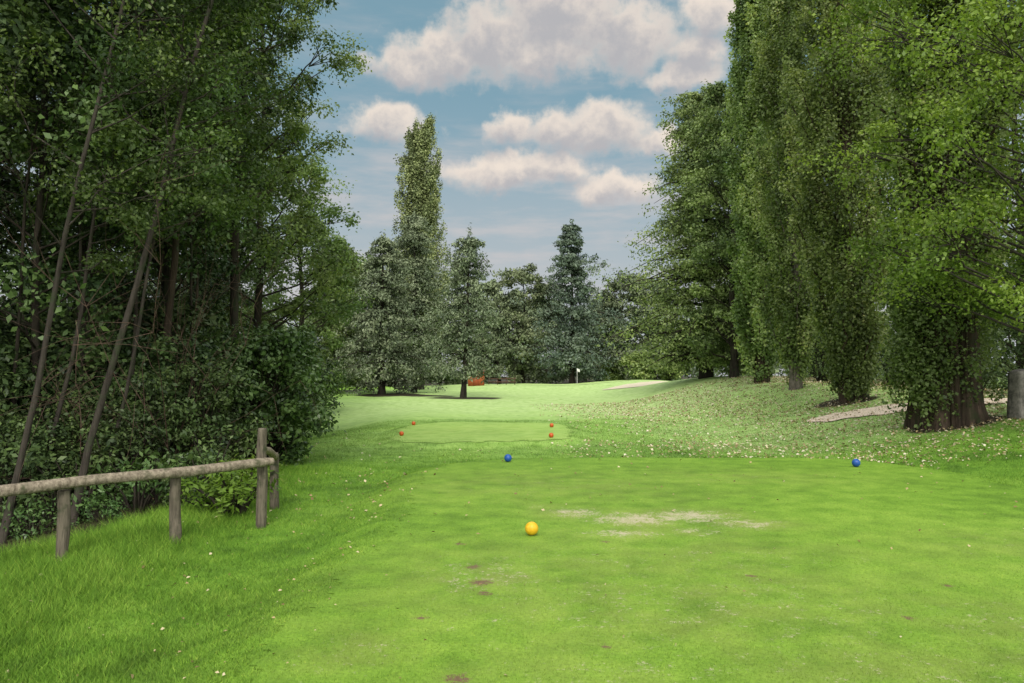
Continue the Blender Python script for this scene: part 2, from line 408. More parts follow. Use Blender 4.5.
# ---------------------------------------------------------------- fallen leaves
def fallen(X, Y, L):
    N = len(X); Z = gz(X, Y) + .014 + .02 * rng.random(N)
    p = np.stack([X, Y, Z], 1)
    nr = rng.normal(size=(N, 3)) * .4; nr[:, 2] += 1; nr /= np.linalg.norm(nr, axis=1, keepdims=True)
    t = rng.normal(size=(N, 3)); t -= (t * nr).sum(1, keepdims=True) * nr; t /= np.linalg.norm(t, axis=1, keepdims=True)
    b = np.cross(nr, t); l = (L * (.5 + rng.random(N)))[:, None]; w = l * .75
    v = np.stack([p, p + t * l * .5 + b * w * .5 + nr * w * .2, p + t * l, p + t * l * .5 - b * w * .5 + nr * w * .2], 1).reshape(-1, 3)
    return v, np.arange(4 * N).reshape(-1, 4), rng.random(N)
n_ = 52000
xr = 1.0 + 19 * rng.random(n_) ** .72; yr = 15.5 + 36 * rng.random(n_) ** 1.15; kk = (rng.random(n_) < smooth(.5, 9.5, xr - (30 - yr) * .12)) & (tee_sd(xr, yr) > .3)
kk &= rng.random(n_) < .45 + .55 * (np.sin(xr * 1.3 + np.sin(yr * .9) * 1.5) * np.sin(yr * .8 + xr * .4) > -.2)
xl = -6.5 + 5.3 * rng.random(650); yl = 3.5 + 12 * rng.random(650)
xt = -1.3 + 8.4 * rng.random(200); yt = 3.3 + 12 * rng.random(200)
xm = -7 + 14 * rng.random(350); ym = 15.5 + 12 * rng.random(350)
xn = 1 + 12 * rng.random(2400) ** .8; yn = 15 + 8 * rng.random(2400); kn = tee_sd(xn, yn) > .1; xn, yn = xn[kn], yn[kn]
xs_ = np.concatenate([xr[kk], xl, xt, xm, xn]); ys_ = np.concatenate([yr[kk], yl, yt, ym, yn])
kf = fwd_sd(xs_, ys_) > .2; xs_, ys_ = xs_[kf], ys_[kf]
Ls = np.interp(ys_, [3, 8, 15, 20, 50], [.020, .034, .05, .067, .085])
v, f, t = fallen(xs_, ys_, Ls)
t = np.where(ys_ < 15, t * .7, t)
tag(link('fallen_leaves', mesh_np('fallen_leaves', v, f, M['fallen'], {'tint': ('FACE', t)})), kind='stuff')

# ---------------------------------------------------------------- trees
def interp_path(path, u):
    n = len(path) - 1; k = min(int(u * n), n - 1); a = u * n - k
    return path[k] * (1 - a) + path[k + 1] * a

def trunk_path(r, h, lean, wob, n=14):
    u = np.linspace(0, 1, n); ph = r.random(4) * 6
    x = lean[0] * h * u + wob * (np.sin(u * 7 + ph[0]) - np.sin(ph[0])) + wob * .5 * (np.sin(u * 17 + ph[1]) - np.sin(ph[1]))
    y = lean[1] * h * u + wob * (np.sin(u * 6 + ph[2]) - np.sin(ph[2]))
    return np.stack([x, y, h * u], 1), u

def broadleaf(seed, h, lean, r0, cb, cr, K, n, L, W, lm, bm, cs=.34, wob=.12, squash=.6, up=.45, bias=(0, 0), sub=5, arch=0., limb=1., topr=.35):
    """K limbs, each carrying `sub` small leaf clusters, so that the crown breaks into masses with gaps"""
    r = np.random.default_rng(seed)
    path, u = trunk_path(r, h, lean, wob)
    T = Tubes(); rad = r0 * (1 - .85 * u); rad[0] *= 1.35
    p2 = path.copy(); p2[0, 2] -= .25
    T.add(p2, rad, 9)
    B = Tubes(); C = []; S = []; TC = []
    for k in range(K):
        t = (k + r.random()) / K; uu = cb + (1 - cb) * t
        R = cr * (topr + (1 - topr) * math.sin(PI * (.12 + .8 * t))); a = r.random() * 2 * PI; d = R * (.25 + .85 * r.random() ** .7)
        b0 = interp_path(path, max(.06, uu - .5 * d / h - .02))
        c = interp_path(path, uu) + np.array([math.cos(a) * d + bias[0] * d, math.sin(a) * d + bias[1] * d, r.normal() * .3 - arch * d])
        mid = b0 * .5 + c * .5 + np.array([r.normal() * .08 * d, r.normal() * .08 * d, (-.06 + arch * .9) * d])
        q = b0 * .8 + mid * .2
        B.add([b0, q, mid, mid * .5 + c * .5 + np.array([0, 0, .04 * d]), c], limb * np.array([.32, .26, .18, .12, .05]) * r0 * (1.1 - .7 * uu) + .005, 5, cap=False)
        big = cs * cr * (.6 + .8 * r.random()); tl = r.random()
        for j in range(sub):
            o = r.normal(size=3); o /= np.linalg.norm(o); o *= big * (.35 + .75 * r.random()) * np.array([1, 1, .6])
            cc = c + o
            B.add([mid * .4 + c * .6, c * .5 + cc * .5 + r.normal(size=3) * .05, cc], limb * np.array([.07, .05, .02]) * r0 + .003, 4, cap=False)
            s = big * (.38 + .34 * r.random()); C.append(cc); S.append((s, s, s * squash)); TC.append(np.clip(tl + .22 * r.normal(), 0, 1))
    cm = crown_mesh(r, C, S, n, L, W, lm, up=up, tc=TC)
    return [('trunk', T.mesh('trunk', bm)), ('branches', B.mesh('branches', bm)), ('crown', cm)]

def poplar(seed, h, w, r0, NP, n, L, lm, bm, cb=.06, W=.8, stems=0, lowK=0, flare=.3, taper=.72, ln0=.11, fat=1., lowdir=None, zs=1.15):
    """ascending branches: each leaves the trunk at a steep angle and carries leaf clusters out and up to a pointed tip"""
    r = np.random.default_rng(seed)
    path, u = trunk_path(r, h, (0, 0), .1)
    uu = np.concatenate([[0, .008, .02, .04], u[1:]])
    pts = np.array([interp_path(path, a) for a in uu]); pts[0, 2] -= .3
    rad = r0 * (1 - .9 * uu) * (1 + flare * np.exp(-uu * h / .45))
    ph = r.random(6) * 6
    fl = lambda a, v: 1 + .13 * np.sin(5 * a + ph[0] + v * 3) + .09 * np.sin(9 * a + ph[1] - v * 5) + .05 * np.sin(17 * a + ph[2] + v * 9)
    T = Tubes(); T.add(pts, rad, 36, flute=fl)
    for k in range(stems):
        a = r.random() * 2 * PI; rr = r0 * (.95 + .2 * r.random()); hh = 1.5 + 3.5 * r.random()
        x0, y0 = math.cos(a) * rr, math.sin(a) * rr
        T.add([(x0, y0, -.2), (x0 * .97, y0 * .97, hh * .3), (x0 * 1.0, y0 * 1.0, hh * .65), (x0 * 1.15, y0 * 1.15, hh)], [.10, .06, .04, .012], 6, cap=False)
    B = Tubes(); C = []; S = []; TC = []
    for k in range(NP):
        t = ((k + r.random()) / NP) ** .95; v = cb + (.93 - cb) * t
        prof = (.75 + .25 * min(1, t / .15)) * (1 - taper * max(0, (t - .35) / .65) ** 1.3)
        R = w * prof * (.55 + .6 * r.random()); a = r.random() * 2 * PI
        ln = h * ln0 * (.6 + .7 * r.random()) * (.5 + .5 * prof); z0 = v * h
        ln = min(ln, h * 1.02 - z0)
        ca, sa = math.cos(a), math.sin(a); tl = r.random(); P_ = []
        for s in (0., .25, .45, .65, .83, 1.):
            q = interp_path(path, min(1, v + .3 * ln * s / h)); rd = R * (.1 + .95 * s ** .75)
            p = np.array([q[0] + ca * rd, q[1] + sa * rd, z0 + ln * s]) + r.normal(size=3) * .05 * w * (s > 0); P_.append(p)
            if s > 0:
                cs_ = w * fat * (.27 - .15 * s) * (.75 + .6 * r.random()) * (.6 + .4 * prof); C.append(p); S.append((cs_, cs_, cs_ * zs + ln * .03)); TC.append(np.clip(tl + .16 * r.normal(), 0, 1))
        B.add(P_, np.array([.16, .12, .09, .07, .05, .02]) * r0 * (1.1 - v) + .006, 5, cap=False)
    for k in range(lowK):
        a = r.random() * 2 * PI if (lowdir is None or k % 3 == 0) else lowdir + r.normal() * .6
        z = .35 + 3.4 * r.random() ** .8; d = r0 * (1.05 + .7 * r.random())
        C.append(np.array([math.cos(a) * d, math.sin(a) * d, z])); s = .2 + .24 * r.random(); S.append((s, s, s * 1.6)); TC.append(r.random() * .4)
    cm = crown_mesh(r, C, S, n, L, W, lm, up=.45, tc=TC, tvar=.68)
    return [('trunk', T.mesh('trunk', bm)), ('branches', B.mesh('branches', bm)), ('crown', cm)]

def conifer(seed, h, R, r0, cb, tiers, nb, n, L, W, lm, bm, droop=.5, rise=.15, power=.75, thick=1., drop=.6, lean=(0, 0), var=.6):
    r = np.random.default_rng(seed)
    path, u = trunk_path(r, h, lean, .06)
    T = Tubes(); p2 = path.copy(); p2[0, 2] -= .3
    rad = r0 * (1 - .93 * u); rad[0] *= 1.4; T.add(p2, rad, 9)
    B = Tubes(); C = []; S = []; TC = []
    lob = r.random(3) * 6
    for i in range(tiers):
        uu = cb + (1 - cb) * (i + r.random() * .7) / tiers * .985
        k = (1 - uu) / (1 - cb); tw = .7 + .6 * r.random()
        for j in range(nb):
            if r.random() < .15: continue
            a = r.random() * 2 * PI
            ln = R * min(1., (k + .02)) ** power * (1.1 - var * r.random()) * tw * (1 + .25 * math.sin(2 * a + lob[0] + uu * 9) + .18 * math.sin(3 * a + lob[1] - uu * 17)) + .15
            if k > .85: ln *= .55 + .45 * (1 - k) / .15
            o = interp_path(path, uu); dr = np.array([math.cos(a), math.sin(a), 0])
            f = lambda s: o + dr * ln * s + np.array([0, 0, rise * ln * s - droop * ln * s * s])
            B.add([f(0), f(.35), f(.7), f(1)], np.array([.22, .15, .09, .03]) * r0 * (1.1 - uu) + .008, 4, cap=False)
            tl = r.random()
            for s in (.35, .6, .82, 1.):
                C.append(f(s) + r.normal(size=3) * .06 * ln); q = (.12 * ln + .14) * thick * (.6 + .7 * r.random()); S.append((q * 1.25, q * 1.25, q * .6)); TC.append(np.clip(tl + .2 * r.normal(), 0, 1))
    C.append(path[-1]); S.append((.2, .2, .7)); TC.append(.5)
    cm = crown_mesh(r, C, S, n, L, W, lm, up=.4, drop=drop, tc=TC)
    return [('trunk', T.mesh('trunk', bm)), ('branches', B.mesh('branches', bm)), ('crown', cm)]

def shrub(seed, h, rad, K, n, L, W, lm, bm, cs=.3):
    r = np.random.default_rng(seed); B = Tubes(); C = []; S = []
    for k in range(K):
        a = r.random() * 2 * PI; t = r.random() ** .8; z = h * (.08 + .92 * t)
        d = rad * (.45 + .55 * math.sin(PI * (.2 + .65 * t))) * r.random() ** .5 * (1 + .25 * math.sin(3 * a + t * 5 + seed))
        c = np.array([math.cos(a) * d, math.sin(a) * d, z])
        b0 = np.array([math.cos(a) * d * .12, math.sin(a) * d * .12, -.1])
        B.add([b0, b0 * .4 + c * .6 * np.array([.7, .7, 1.]), c], [.022, .014, .005], 4, cap=False)
        s = cs * rad * (.45 + 1. * r.random()); C.append(c); S.append((s, s, s * .7))
    return [('stems', B.mesh('stems', bm)), ('foliage', crown_mesh(r, C, S, n, L, W, lm, up=.6))]

def twiggy(seed, h, rad, K, bm):
    r = np.random.default_rng(seed); B = Tubes()
    def grow(p, d, ln, rr, lev):
        pts = [p]; q = p.copy(); dd = d.copy()
        for i in range(4):
            dd = dd + r.normal(size=3) * .16; dd /= np.linalg.norm(dd); q = q + dd * ln / 4; pts.append(q.copy())
        B.add(pts, np.linspace(rr, rr * .35, 5), 4, cap=False)
        if lev > 0:
            for k in range(5):
                s = pts[1 + r.integers(0, 4)]; nd = dd + r.normal(size=3) * .8; nd /= np.linalg.norm(nd)
                grow(s.copy(), nd, ln * .55, rr * .55, lev - 1)
    for k in range(K):
        a = r.random() * 2 * PI; d = np.array([math.cos(a) * .4, math.sin(a) * .4, 1.]); d /= np.linalg.norm(d)
        grow(np.array([math.cos(a) * rad * .2, math.sin(a) * rad * .2, -.1]), d, h * (.5 + .5 * r.random()), .011, 2)
    return [('twigs', B.mesh('twigs', bm))]

def plant(name, label, cat, loc, parts, rot=0., scale=1., group=None):
    s = scale if isinstance(scale, tuple) else (scale,) * 3
    o = thing(name, label, cat, loc, rot, s, group)
    for pn, me in parts: link(pn, me, o)
    return o

# ---- left wood, front trees
plant('broadleaf_tree', 'slender grey trunk leaning right behind the wooden rail fence', 'tree', P(72, 10.8),
      broadleaf(11, 14, (.24, .05), .050, .36, 1.7, 34, 115, .062, .6, M['forest'], M['bark'], wob=.06, bias=(-.3, 0), cs=.42))
plant('broadleaf_tree', 'thin leaning tree at the left edge of the picture', 'tree', P(2, 10.2),
      broadleaf(12, 13, (.18, .08), .043, .32, 1.8, 34, 115, .062, .6, M['forest'], M['bark'], wob=.06, cs=.42))
plant('broadleaf_tree', 'very thin leaning sapling between the two grey leaning trunks', 'tree', P(100, 12.5),
      broadleaf(13, 12, (.14, .0), .032, .40, 1.8, 24, 115, .068, .6, M['forest'], M['bark'], wob=.08))
plant('broadleaf_tree', 'upright reddish brown trunk in the middle of the left wood', 'tree', P(163, 16),
      broadleaf(14, 15, (.01, .0), .09, .38, 2.5, 38, 115, .082, .6, M['forest'], M['bark_brown'], wob=.08))
plant('broadleaf_tree', 'straight dark trunk rising above the big dark green bush', 'tree', P(230, 20),
      broadleaf(15, 18, (.005, .0), .13, .30, 2.0, 50, 105, .10, .6, M['edge'], M['bark_dark'], wob=.1, cs=.4))
plant('broadleaf_tree', 'tall tree overhanging the fairway at the right end of the left wood', 'tree', P(260, 30),
      broadleaf(16, 20, (-.005, .0), .18, .14, 3.0, 68, 95, .13, .6, M['edge'], M['bark_dark'], wob=.12, bias=(.1, 0), cs=.3))
plant('broadleaf_tree', 'lower round tree beside the wood edge just beyond the overhanging tree', 'tree', P(298, 46),
      broadleaf(17, 15, (.0, .0), .2, .08, 3.7, 64, 85, .2, .6, M['edge'], M['bark_dark'], wob=.12))
for i, (px, d, h, ln, lab) in enumerate([(130, 14, 11, .07, 'slim stem leaning slightly right of the brown twigs'), (44, 12.5, 11, .10, 'slim stem just right of the picture edge tree in the left wood'),
                                         (205, 17.5, 13, -.03, 'slim straight stem between the brown trunk and the big bush'), (186, 19, 13, .03, 'slim stem behind the tangle of brown twigs'),
                                         (22, 13.5, 12, .04, 'slim upright stem near the left edge of the wood'), (84, 14.5, 12, .02, 'slim upright stem behind the two grey leaning trunks')]):
    plant('slim_tree', lab, 'tree', P(px, d), broadleaf(20 + i, h, (ln, 0), .040, .44, 1.7, 22, 100, .085, .6, M['forest'], M['bark_dark' if i % 2 == 0 else 'bark'], wob=.1))
# ---- left wood, trees behind
protoF = [broadleaf(30 + i, 15 + 2 * i, ((.05, .0), (-.04, .02), (.08, 0), (0, 0))[i], .085 + .02 * i, .24, 2.9, 42, 105, .125, .6, M['deep'], M['bark_dark']) for i in range(4)]
r = np.random.default_rng(99)
spots = [(-8.2, 13.8), (-9.6, 11.2), (-7.6, 18.5), (-10.5, 16), (-9.4, 21.5), (-12.5, 13), (-12.0, 21.5), (-10.6, 27), (-15, 18),
         (-14, 26.5), (-18, 24), (-13, 33), (-18, 32), (-15.5, 40), (-20, 40), (-18.5, 50), (-24, 52), (-24, 64), (-11.5, 9), (-8.9, 16.2), (-11, 19)]
for i, (px_, py_) in enumerate(spots):
    plant('broadleaf_tree', 'dark leafy tree standing deep inside the left wood', 'tree', (px_, py_, float(gz(px_, py_))), protoF[i % 4], r.random() * 6.28, .8 + .3 * r.random(), 'trees deep in the left wood')

# ---- left understorey
plant('shrub', 'big dark green glossy bush at the end of the rail fence', 'shrub', P(262, 17.0), shrub(50, 2.9, 1.3, 150, 105, .11, .6, M['shrub'], M['bark_dark'], .29))
fresh = shrub(51, .6, .4, 22, 34, .08, .4, M['fresh'], M['bark_dark'], .4)
for i, (px, d, s, lab) in enumerate([(236, 10.6, 1.05, 'fresh green leafy plant just left of the fence corner post'), (214, 10.9, .75, 'small fresh green plant between the fence corner and the middle post'), (250, 12.0, .9, 'fresh green plant in front of the big dark bush')]):
    plant('low_plant', lab, 'plant', P(px, d), fresh, i * 2., (s * 1.3, s * 1.3, s))
protoS = [shrub(52 + i, 2.8, 1.4, 80, 80, .11, .55, M['deep'], M['bark_dark']) for i in range(3)]
for i, (px, d, s) in enumerate([(20, 13.5, .9), (185, 15.5, 1.0), (60, 14.8, 1.1), (120, 15.2, 1.1), (-60, 13.5, 1.2), (215, 20, 1.1), (275, 24, 1.0), (10, 17, 1.4), (90, 19, 1.5), (288, 34, 1.3), (180, 22, 1.6), (304, 50, 1.4), (150, 18, 1.4), (95, 13.8, .75), (152, 14.0, .75), (205, 14.6, .75), (30, 12.4, .6), (130, 13.0, .6)]):
    plant('shrub', 'dark undergrowth shrub in the shade of the left wood', 'shrub', P(px, d), protoS[i % 3], i * 1.3, s, 'undergrowth shrubs of the left wood')
protoL = [shrub(57 + i, .5 + .15 * i, .5, 18, 34, .07, .45, M[('shrub', 'deep', 'deep')[i]], M['bark_dark'], .36) for i in range(3)]
for i, (px, d, s) in enumerate([(140, 11.4, 1.3), (62, 11.0, 1.1), (215, 12.8, 1.3), (165, 12.2, 1.5), (85, 12.0, 1.5), (15, 10.8, 1.5), (104, 10.8, .6), (205, 12.0, 1.1), (118, 12.4, 1.6), (36, 10.3, .8), (182, 11.4, .7)]):
    plant('low_plant', 'low leafy undergrowth plant behind the rail fence', 'plant', P(px, d), protoL[i % 3], i * 1.7, s, 'low plants behind the rail fence')
plant('bare_bush', 'tangle of bare brown twigs below the leaning trunks', 'bush', P(175, 13.4), twiggy(60, 4.6, 1., 6, M['twig']))
plant('bare_bush', 'bare dead brushwood behind the left part of the rail fence', 'bush', P(95, 12.6), twiggy(61, 2.6, 1., 4, M['twig']))

# ---- middle distance
plant('conifer_tree', 'wide grey green conifer left of the tall slender poplar', 'tree', P(382, 68),
      conifer(70, 13.6, 4.4, .30, .08, 20, 12, 32, .26, .5, M['grey_conifer'], M['bark_dark'], .5, .2, .5, 1.1, var=.7))
plant('conifer_tree', 'grey green conifer rising in front of the tall slender poplar', 'tree', P(414, 76),
      conifer(77, 17.2, 3.7, .28, .06, 22, 12, 30, .27, .5, M['grey_conifer'], M['bark_dark'], .45, .3, .42, 1.1, var=.7))
plant('poplar_tree', 'tall slender yellowish poplar rising above the middle trees', 'tree', P(420, 86),
      poplar(71, 29.2, 2.9, .35, 260, 60, .20, M['farpoplar'], M['bark'], cb=.1, taper=.60, ln0=.12, fat=1.0, zs=2.))
plant('conifer_tree', 'sparse drooping conifer with bare lower trunk in a dark bed', 'tree', P(463, 61),
      conifer(72, 12.8, 3.1, .22, .17, 19, 9, 32, .24, .42, M['grey_conifer'], M['bark_dark'], .75, .35, .5, 1.05, 1.3, (.04, 0), .7))
plant('broadleaf_tree', 'dull green tree between the sparse conifer and the dark spruce', 'tree', P(524, 112),
      broadleaf(73, 16.5, (0, 0), .25, .06, 4.2, 54, 60, .40, .6, M['far'], M['bark_dark']))
plant('conifer_tree', 'tall dark blue green spruce behind the flag', 'tree', P(572, 108),
      conifer(74, 22.0, 6.4, .35, .05, 21, 13, 30, .40, .45, M['dark_conifer'], M['bark_dark'], .4, .25, .6, 1.1, var=.7))
plant('broadleaf_tree', 'pale grey green tree right of the dark spruce', 'tree', P(624, 114),
      broadleaf(75, 15, (0, 0), .25, .05, 4.2, 52, 60, .40, .6, M['grey_conifer'], M['bark_dark']))
plant('conifer_tree', 'dark tree at the end of the left wood beside the fairway', 'tree', P(336, 74),
      conifer(76, 14.5, 4.6, .3, .06, 24, 12, 28, .32, .45, M['edge'], M['bark_dark'], .4, .15, .45, 1.25))
for i, (px, d, s, lab) in enumerate([(655, 118, 1.1, 'roundish tree behind the sand bunker at the right end of the fairway'), (500, 128, 1.25, 'tree half hidden behind the sparse drooping conifer'),
                                     (545, 135, 1.1, 'low tree just left of the dark spruce'), (600, 138, 1.1, 'low tree just right of the dark spruce'),
                                     (360, 110, 1.3, 'tree seen between the dark wood end and the grey conifer'), (440, 112, 1.1, 'tree behind the orange hut')]):
    plant('broadleaf_tree', lab, 'tree', P(px, d), broadleaf(80 + i, 13, (0, 0), .22, .05, 4.6, 44, 55, .45, .6, M['far'], M['bark_dark']), 0, s)
for i, (px, d, s, lab) in enumerate([(640, 100, 1.0, 'yellowish green bush at the right back of the green'), (612, 114, .8, 'small bush right of the flag'), (668, 99, .9, 'rounded bush behind the bunker sand')]):
    plant('shrub', lab, 'shrub', P(px, d), shrub(90 + i, 3.4, 2.0, 60, 50, .35, .6, M['poplar'], M['bark_dark']), 0, s)

# ---- right side
plant('cypress_tree', 'broad dark layered conifer at the far end of the right tree row', 'tree', P(706, 56),
      conifer(100, 20.5, 5.2, .42, .04, 34, 18, 36, .23, .5, M['cypress'], M['bark_dark'], .45, .3, .38, 1.2, .3, var=.5))
plant('broadleaf_tree', 'full leafy tree between the broad conifer and the poplars', 'tree', P(734, 51),
      broadleaf(109, 19, (0, 0), .26, .05, 3.0, 84, 90, .2, .6, M['cypress'], M['bark_dark']))
plant('poplar_tree', 'farthest poplar of the right row next to the broad conifer', 'tree', P(762, 44), poplar(101, 30, 1.65, .34, 220, 100, .155, M['poplar'], M['bark_brown'], .012, fat=1.35, lowK=45, zs=1.35))
plant('poplar_tree', 'poplar with pale lower trunk in the right row', 'tree', P(795, 36), poplar(102, 28, 1.5, .24, 220, 105, .13, M['poplar'], M['bark_pale'], .012, fat=1.35, lowK=22, zs=1.35))
plant('poplar_tree', 'leafy poplar clothed almost to the ground beside the path', 'tree', P(852, 29), poplar(103, 26, 1.7, .38, 240, 125, .108, M['poplar'], M['bark_brown'], .008, stems=6, lowK=100, fat=1.35, zs=1.35))
plant('poplar_tree', 'nearest poplar with massive shaggy brown trunk by the path', 'tree', P(946, 20), poplar(104, 23, 1.8, .72, 240, 125, .092, M['poplar'], M['bark_brown'], .08, stems=9, lowK=120, flare=.2, fat=1.3, lowdir=PI * 1.05, zs=1.35))
plant('broadleaf_tree', 'bright green tree reaching in over the right edge of the picture', 'tree', P(1066, 16),
      broadleaf(105, 12, (-.03, .02), .20, .26, 4.0, 108, 105, .085, .65, M['bright'], M['bark'], cs=.24, arch=.1, limb=.6, sub=6, topr=.6))
plant('broadleaf_tree', 'shaded tree behind the grey stone post', 'tree', P(1020, 32), broadleaf(106, 16, (0, 0), .25, .05, 4.2, 60, 80, .18, .6, M['deep'], M['bark_dark']))
plant('broadleaf_tree', 'shaded tree between the two nearest poplars', 'tree', P(905, 42), broadleaf(107, 18, (0, 0), .25, .05, 4.0, 56, 80, .22, .6, M['deep'], M['bark_dark']))
plant('broadleaf_tree', 'shaded tree filling the gap behind the pale trunked poplar', 'tree', P(815, 54), broadleaf(108, 22, (0, 0), .3, .05, 4.4, 70, 80, .26, .6, M['deep'], M['bark_dark']))
for i, (px, d, s, lab) in enumerate([(975, 28, .8, 'low shaded bush behind the massive brown trunk'), (890, 34, .8, 'low bush behind the path between two poplars'), (1040, 25, .9, 'dark bush beyond the stone post at the right edge'), (822, 42, .9, 'low bush beside the pale poplar trunk'), (735, 62, 1., 'bush at the foot of the broad conifer')]):
    plant('shrub', lab, 'shrub', P(px, d), protoS[i % 3], i * 2., s)

# ---- distant woodland mass
r = np.random.default_rng(5); C = []; S = []
def mass(n, x0, x1, y0, y1, h):
    for k in range(n):
        x = x0 + (x1 - x0) * r.random(); y = y0 + (y1 - y0) * r.random()
        top = h * (.75 + .25 * math.sin(x * .35 + y * .21) * math.sin(x * .13 + 1)); C.append((x, y, float(gz(x, y)) + top * r.random())); s = 1.0 + 1.3 * r.random(); S.append((s, s, s * .8))
mass(660, -75, 75, 142, 165, 16); mass(420, -46, -29, 4, 120, 15); mass(260, 24, 44, 8, 130, 16); mass(120, -24, -18, 8, 30, 9)
v, f, t = leaf_cloud(r, C, S, 70, .6, .6)
tag(link('woodland', mesh_np('woodland', v, f, M['far'], {'tint': ('FACE', t)})), kind='stuff')

# ---------------------------------------------------------------- rail fence
def log(p0, p1, r0, r1, mat, name, parent, seed, sides=16):
    rr = np.random.default_rng(seed); p0 = np.array(p0, float); p1 = np.array(p1, float)
    s = np.array([0, .012, .03, .2, .4, .6, .8, .97, .988, 1.]); rad = r0 + (r1 - r0) * s
    rad = rad * (1 + .05 * rr.normal(size=10)); rad[0] *= .8; rad[1] *= .93; rad[-1] *= .8; rad[-2] *= .93
    ph = rr.random(3) * 6
    pts = p0 + (p1 - p0) * s[:, None]; pts[3:7] += rr.normal(size=(4, 3)) * .008
    T = Tubes(); T.add(pts, rad, sides, flute=lambda a, v: 1 + .04 * np.sin(2 * a + ph[0] + v * 2) + .03 * np.sin(5 * a + ph[1]))
    return link(name, T.mesh(name, mat), parent)
fo = thing('wooden_rail_fence', 'weathered round wooden rail fence at the edge of the left wood', 'fence', (-3.08, 9.8, float(gz(-3.08, 9.8))))
o0 = np.array(fo.location)
def fl(x, y, z): return np.array([x, y, z]) - o0
A = (-3.06, 9.8); Bk = (-3.28, 11.05); dirv = np.array([-1.57, -1.60])
for i, (x, y, top, rr) in enumerate([(A[0], A[1], .95, .058), (-3.8, 9.06, .455, .056), (-4.61, 8.25, .42, .056), (-5.95, 6.9, .38, .056), (Bk[0], Bk[1], .53, .058)]):
    log(fl(x, y, float(gz(x, y)) - .3), fl(x, y, top), rr * 1.08, rr, M['wood'], 'post', fo, 200 + i)
e = np.array(A) + dirv * 2.2
log(fl(A[0] + .14, A[1] - .02, .55), fl(e[0], e[1], .42), .052, .060, M['rail'], 'rail', fo, 210)
log(fl(A[0] - .02, A[1] + .08, .70), fl(Bk[0] + .02, Bk[1] - .02, .47), .046, .050, M['rail'], 'rail', fo, 211)

# ---------------------------------------------------------------- tee markers
def ball_mesh():
    nu, nv = 32, 20; R = .07
    th = np.linspace(0, PI, nv + 1)
    T = Tubes()
    z = -R * np.cos(th); rad = R * np.sin(th)
    z = np.maximum(z, -R * .93); rad[0] = .3 * R; rad[1] = max(rad[1], .32 * R)
    rad[nv // 2] *= .985
    T.add(np.stack([0 * z, 0 * z, z + .0001 * np.arange(len(z))], 1), np.maximum(rad, .0005), nu)
    return T
def marker(label, px, d, colour, scale=1., group=None):
    x, y, z = P(px, d)
    o = thing('tee_marker', label, 'tee marker', (x, y, z + .01), 0, (scale,) * 3, group)
    link('ball', ball_mesh().mesh('ball', M[colour]), o, (0, 0, .066))
    T = Tubes(); T.add([(0, 0, -.10), (0, 0, -.09), (0, 0, .004), (0, 0, .008)], [.003, .008, .009, .02], 10)
    link('spike', T.mesh('spike', M['metal']), o)
marker('yellow ball tee marker on the near mown tee', 531.5, 8.0, 'yellow', .95)
marker('left blue ball tee marker near the far edge of the tee', 508, 14.7, 'blue')
marker('right blue ball tee marker near the far right corner of the tee', 854, 13.9, 'blue')
marker('front right orange ball marker on the forward tee', 551, 22.6, 'orange', 1.0)
marker('rear right orange ball marker on the forward tee', 551.5, 26.8, 'orange', 1.0)
marker('front left orange ball marker on the forward tee', 402, 23.8, 'orange', 1.0)
marker('rear left orange ball marker on the forward tee', 414, 28.0, 'orange', 1.0)

# ---------------------------------------------------------------- flag
x, y, z = P(577, 96)
o = thing('golf_flag', 'white golf flag on a thin pole standing in the far green', 'flag', (x, y, z))
T = Tubes(); T.add([(0, 0, -.2), (0, 0, 1), (0, 0, 1.9)], [.02, .02, .018], 8); link('pole', T.mesh('pole', M['white']), o)
uu = np.linspace(0, 1, 9); vv = np.linspace(0, 1, 5); V = []
for a in uu:
    for b in vv: V.append((.02 + .32 * a, .05 * math.sin(a * 7) * a, 1.88 - .34 * b - .12 * a))
Fq = [[i * 5 + j, (i + 1) * 5 + j, (i + 1) * 5 + j + 1, i * 5 + j + 1] for i in range(8) for j in range(4)]
link('flag_cloth', mesh_np('flag_cloth', V, Fq, M['white'], None, True), o)

# ---------------------------------------------------------------- hut and little fence
def box(x0, x1, y0, y1, z0, z1):
    v = [(x0, y0, z0), (x1, y0, z0), (x1, y1, z0), (x0, y1, z0), (x0, y0, z1), (x1, y0, z1), (x1, y1, z1), (x0, y1, z1)]
    f = [[0, 3, 2, 1], [4, 5, 6, 7], [0, 1, 5, 4], [1, 2, 6, 5], [2, 3, 7, 6], [3, 0, 4, 7]]
    return v, f
def boxes(name, L, mat, parent):
    V = []; Fq = []
    for b in L:
        v, f = box(*b); k = len(V); V += v; Fq += [[i + k for i in q] for q in f]
    return link(name, mesh_np(name, V, Fq, mat), parent)
x, y, z = P(476, 92)
o = thing('hut', 'small orange wooden hut behind the sparse conifer', 'hut', (x, y, z - .02))
boxes('wall', [(-.92, .92, 0, 1.8, 0, 1.62)] + [(-.92 + .204 * k, -.90 + .204 * k, -.02, -.001, 0, 1.6) for k in range(10)], M['shed'], o)
V = [(-1.0, -.12, 1.62), (1.0, -.12, 1.62), (1.0, 1.92, 1.62), (-1.0, 1.92, 1.62), (-1.0, .9, 1.85), (1.0, .9, 1.85)]
me = bpy.data.meshes.new('roof'); me.from_pydata(V, [], [(0, 1, 5, 4), (2, 3, 4, 5), (0, 4, 3), (1, 2, 5), (0, 3, 2, 1)]); me.materials.append(M['roof']); link('roof', me, o)
boxes('door', [(-.35, .35, -.05, -.022, .02, 1.3)], M['shed2'], o)
x, y, z = P(502, 98)
o = thing('low_fence', 'low brown wooden fence beside the orange hut', 'fence', (x, y, z))
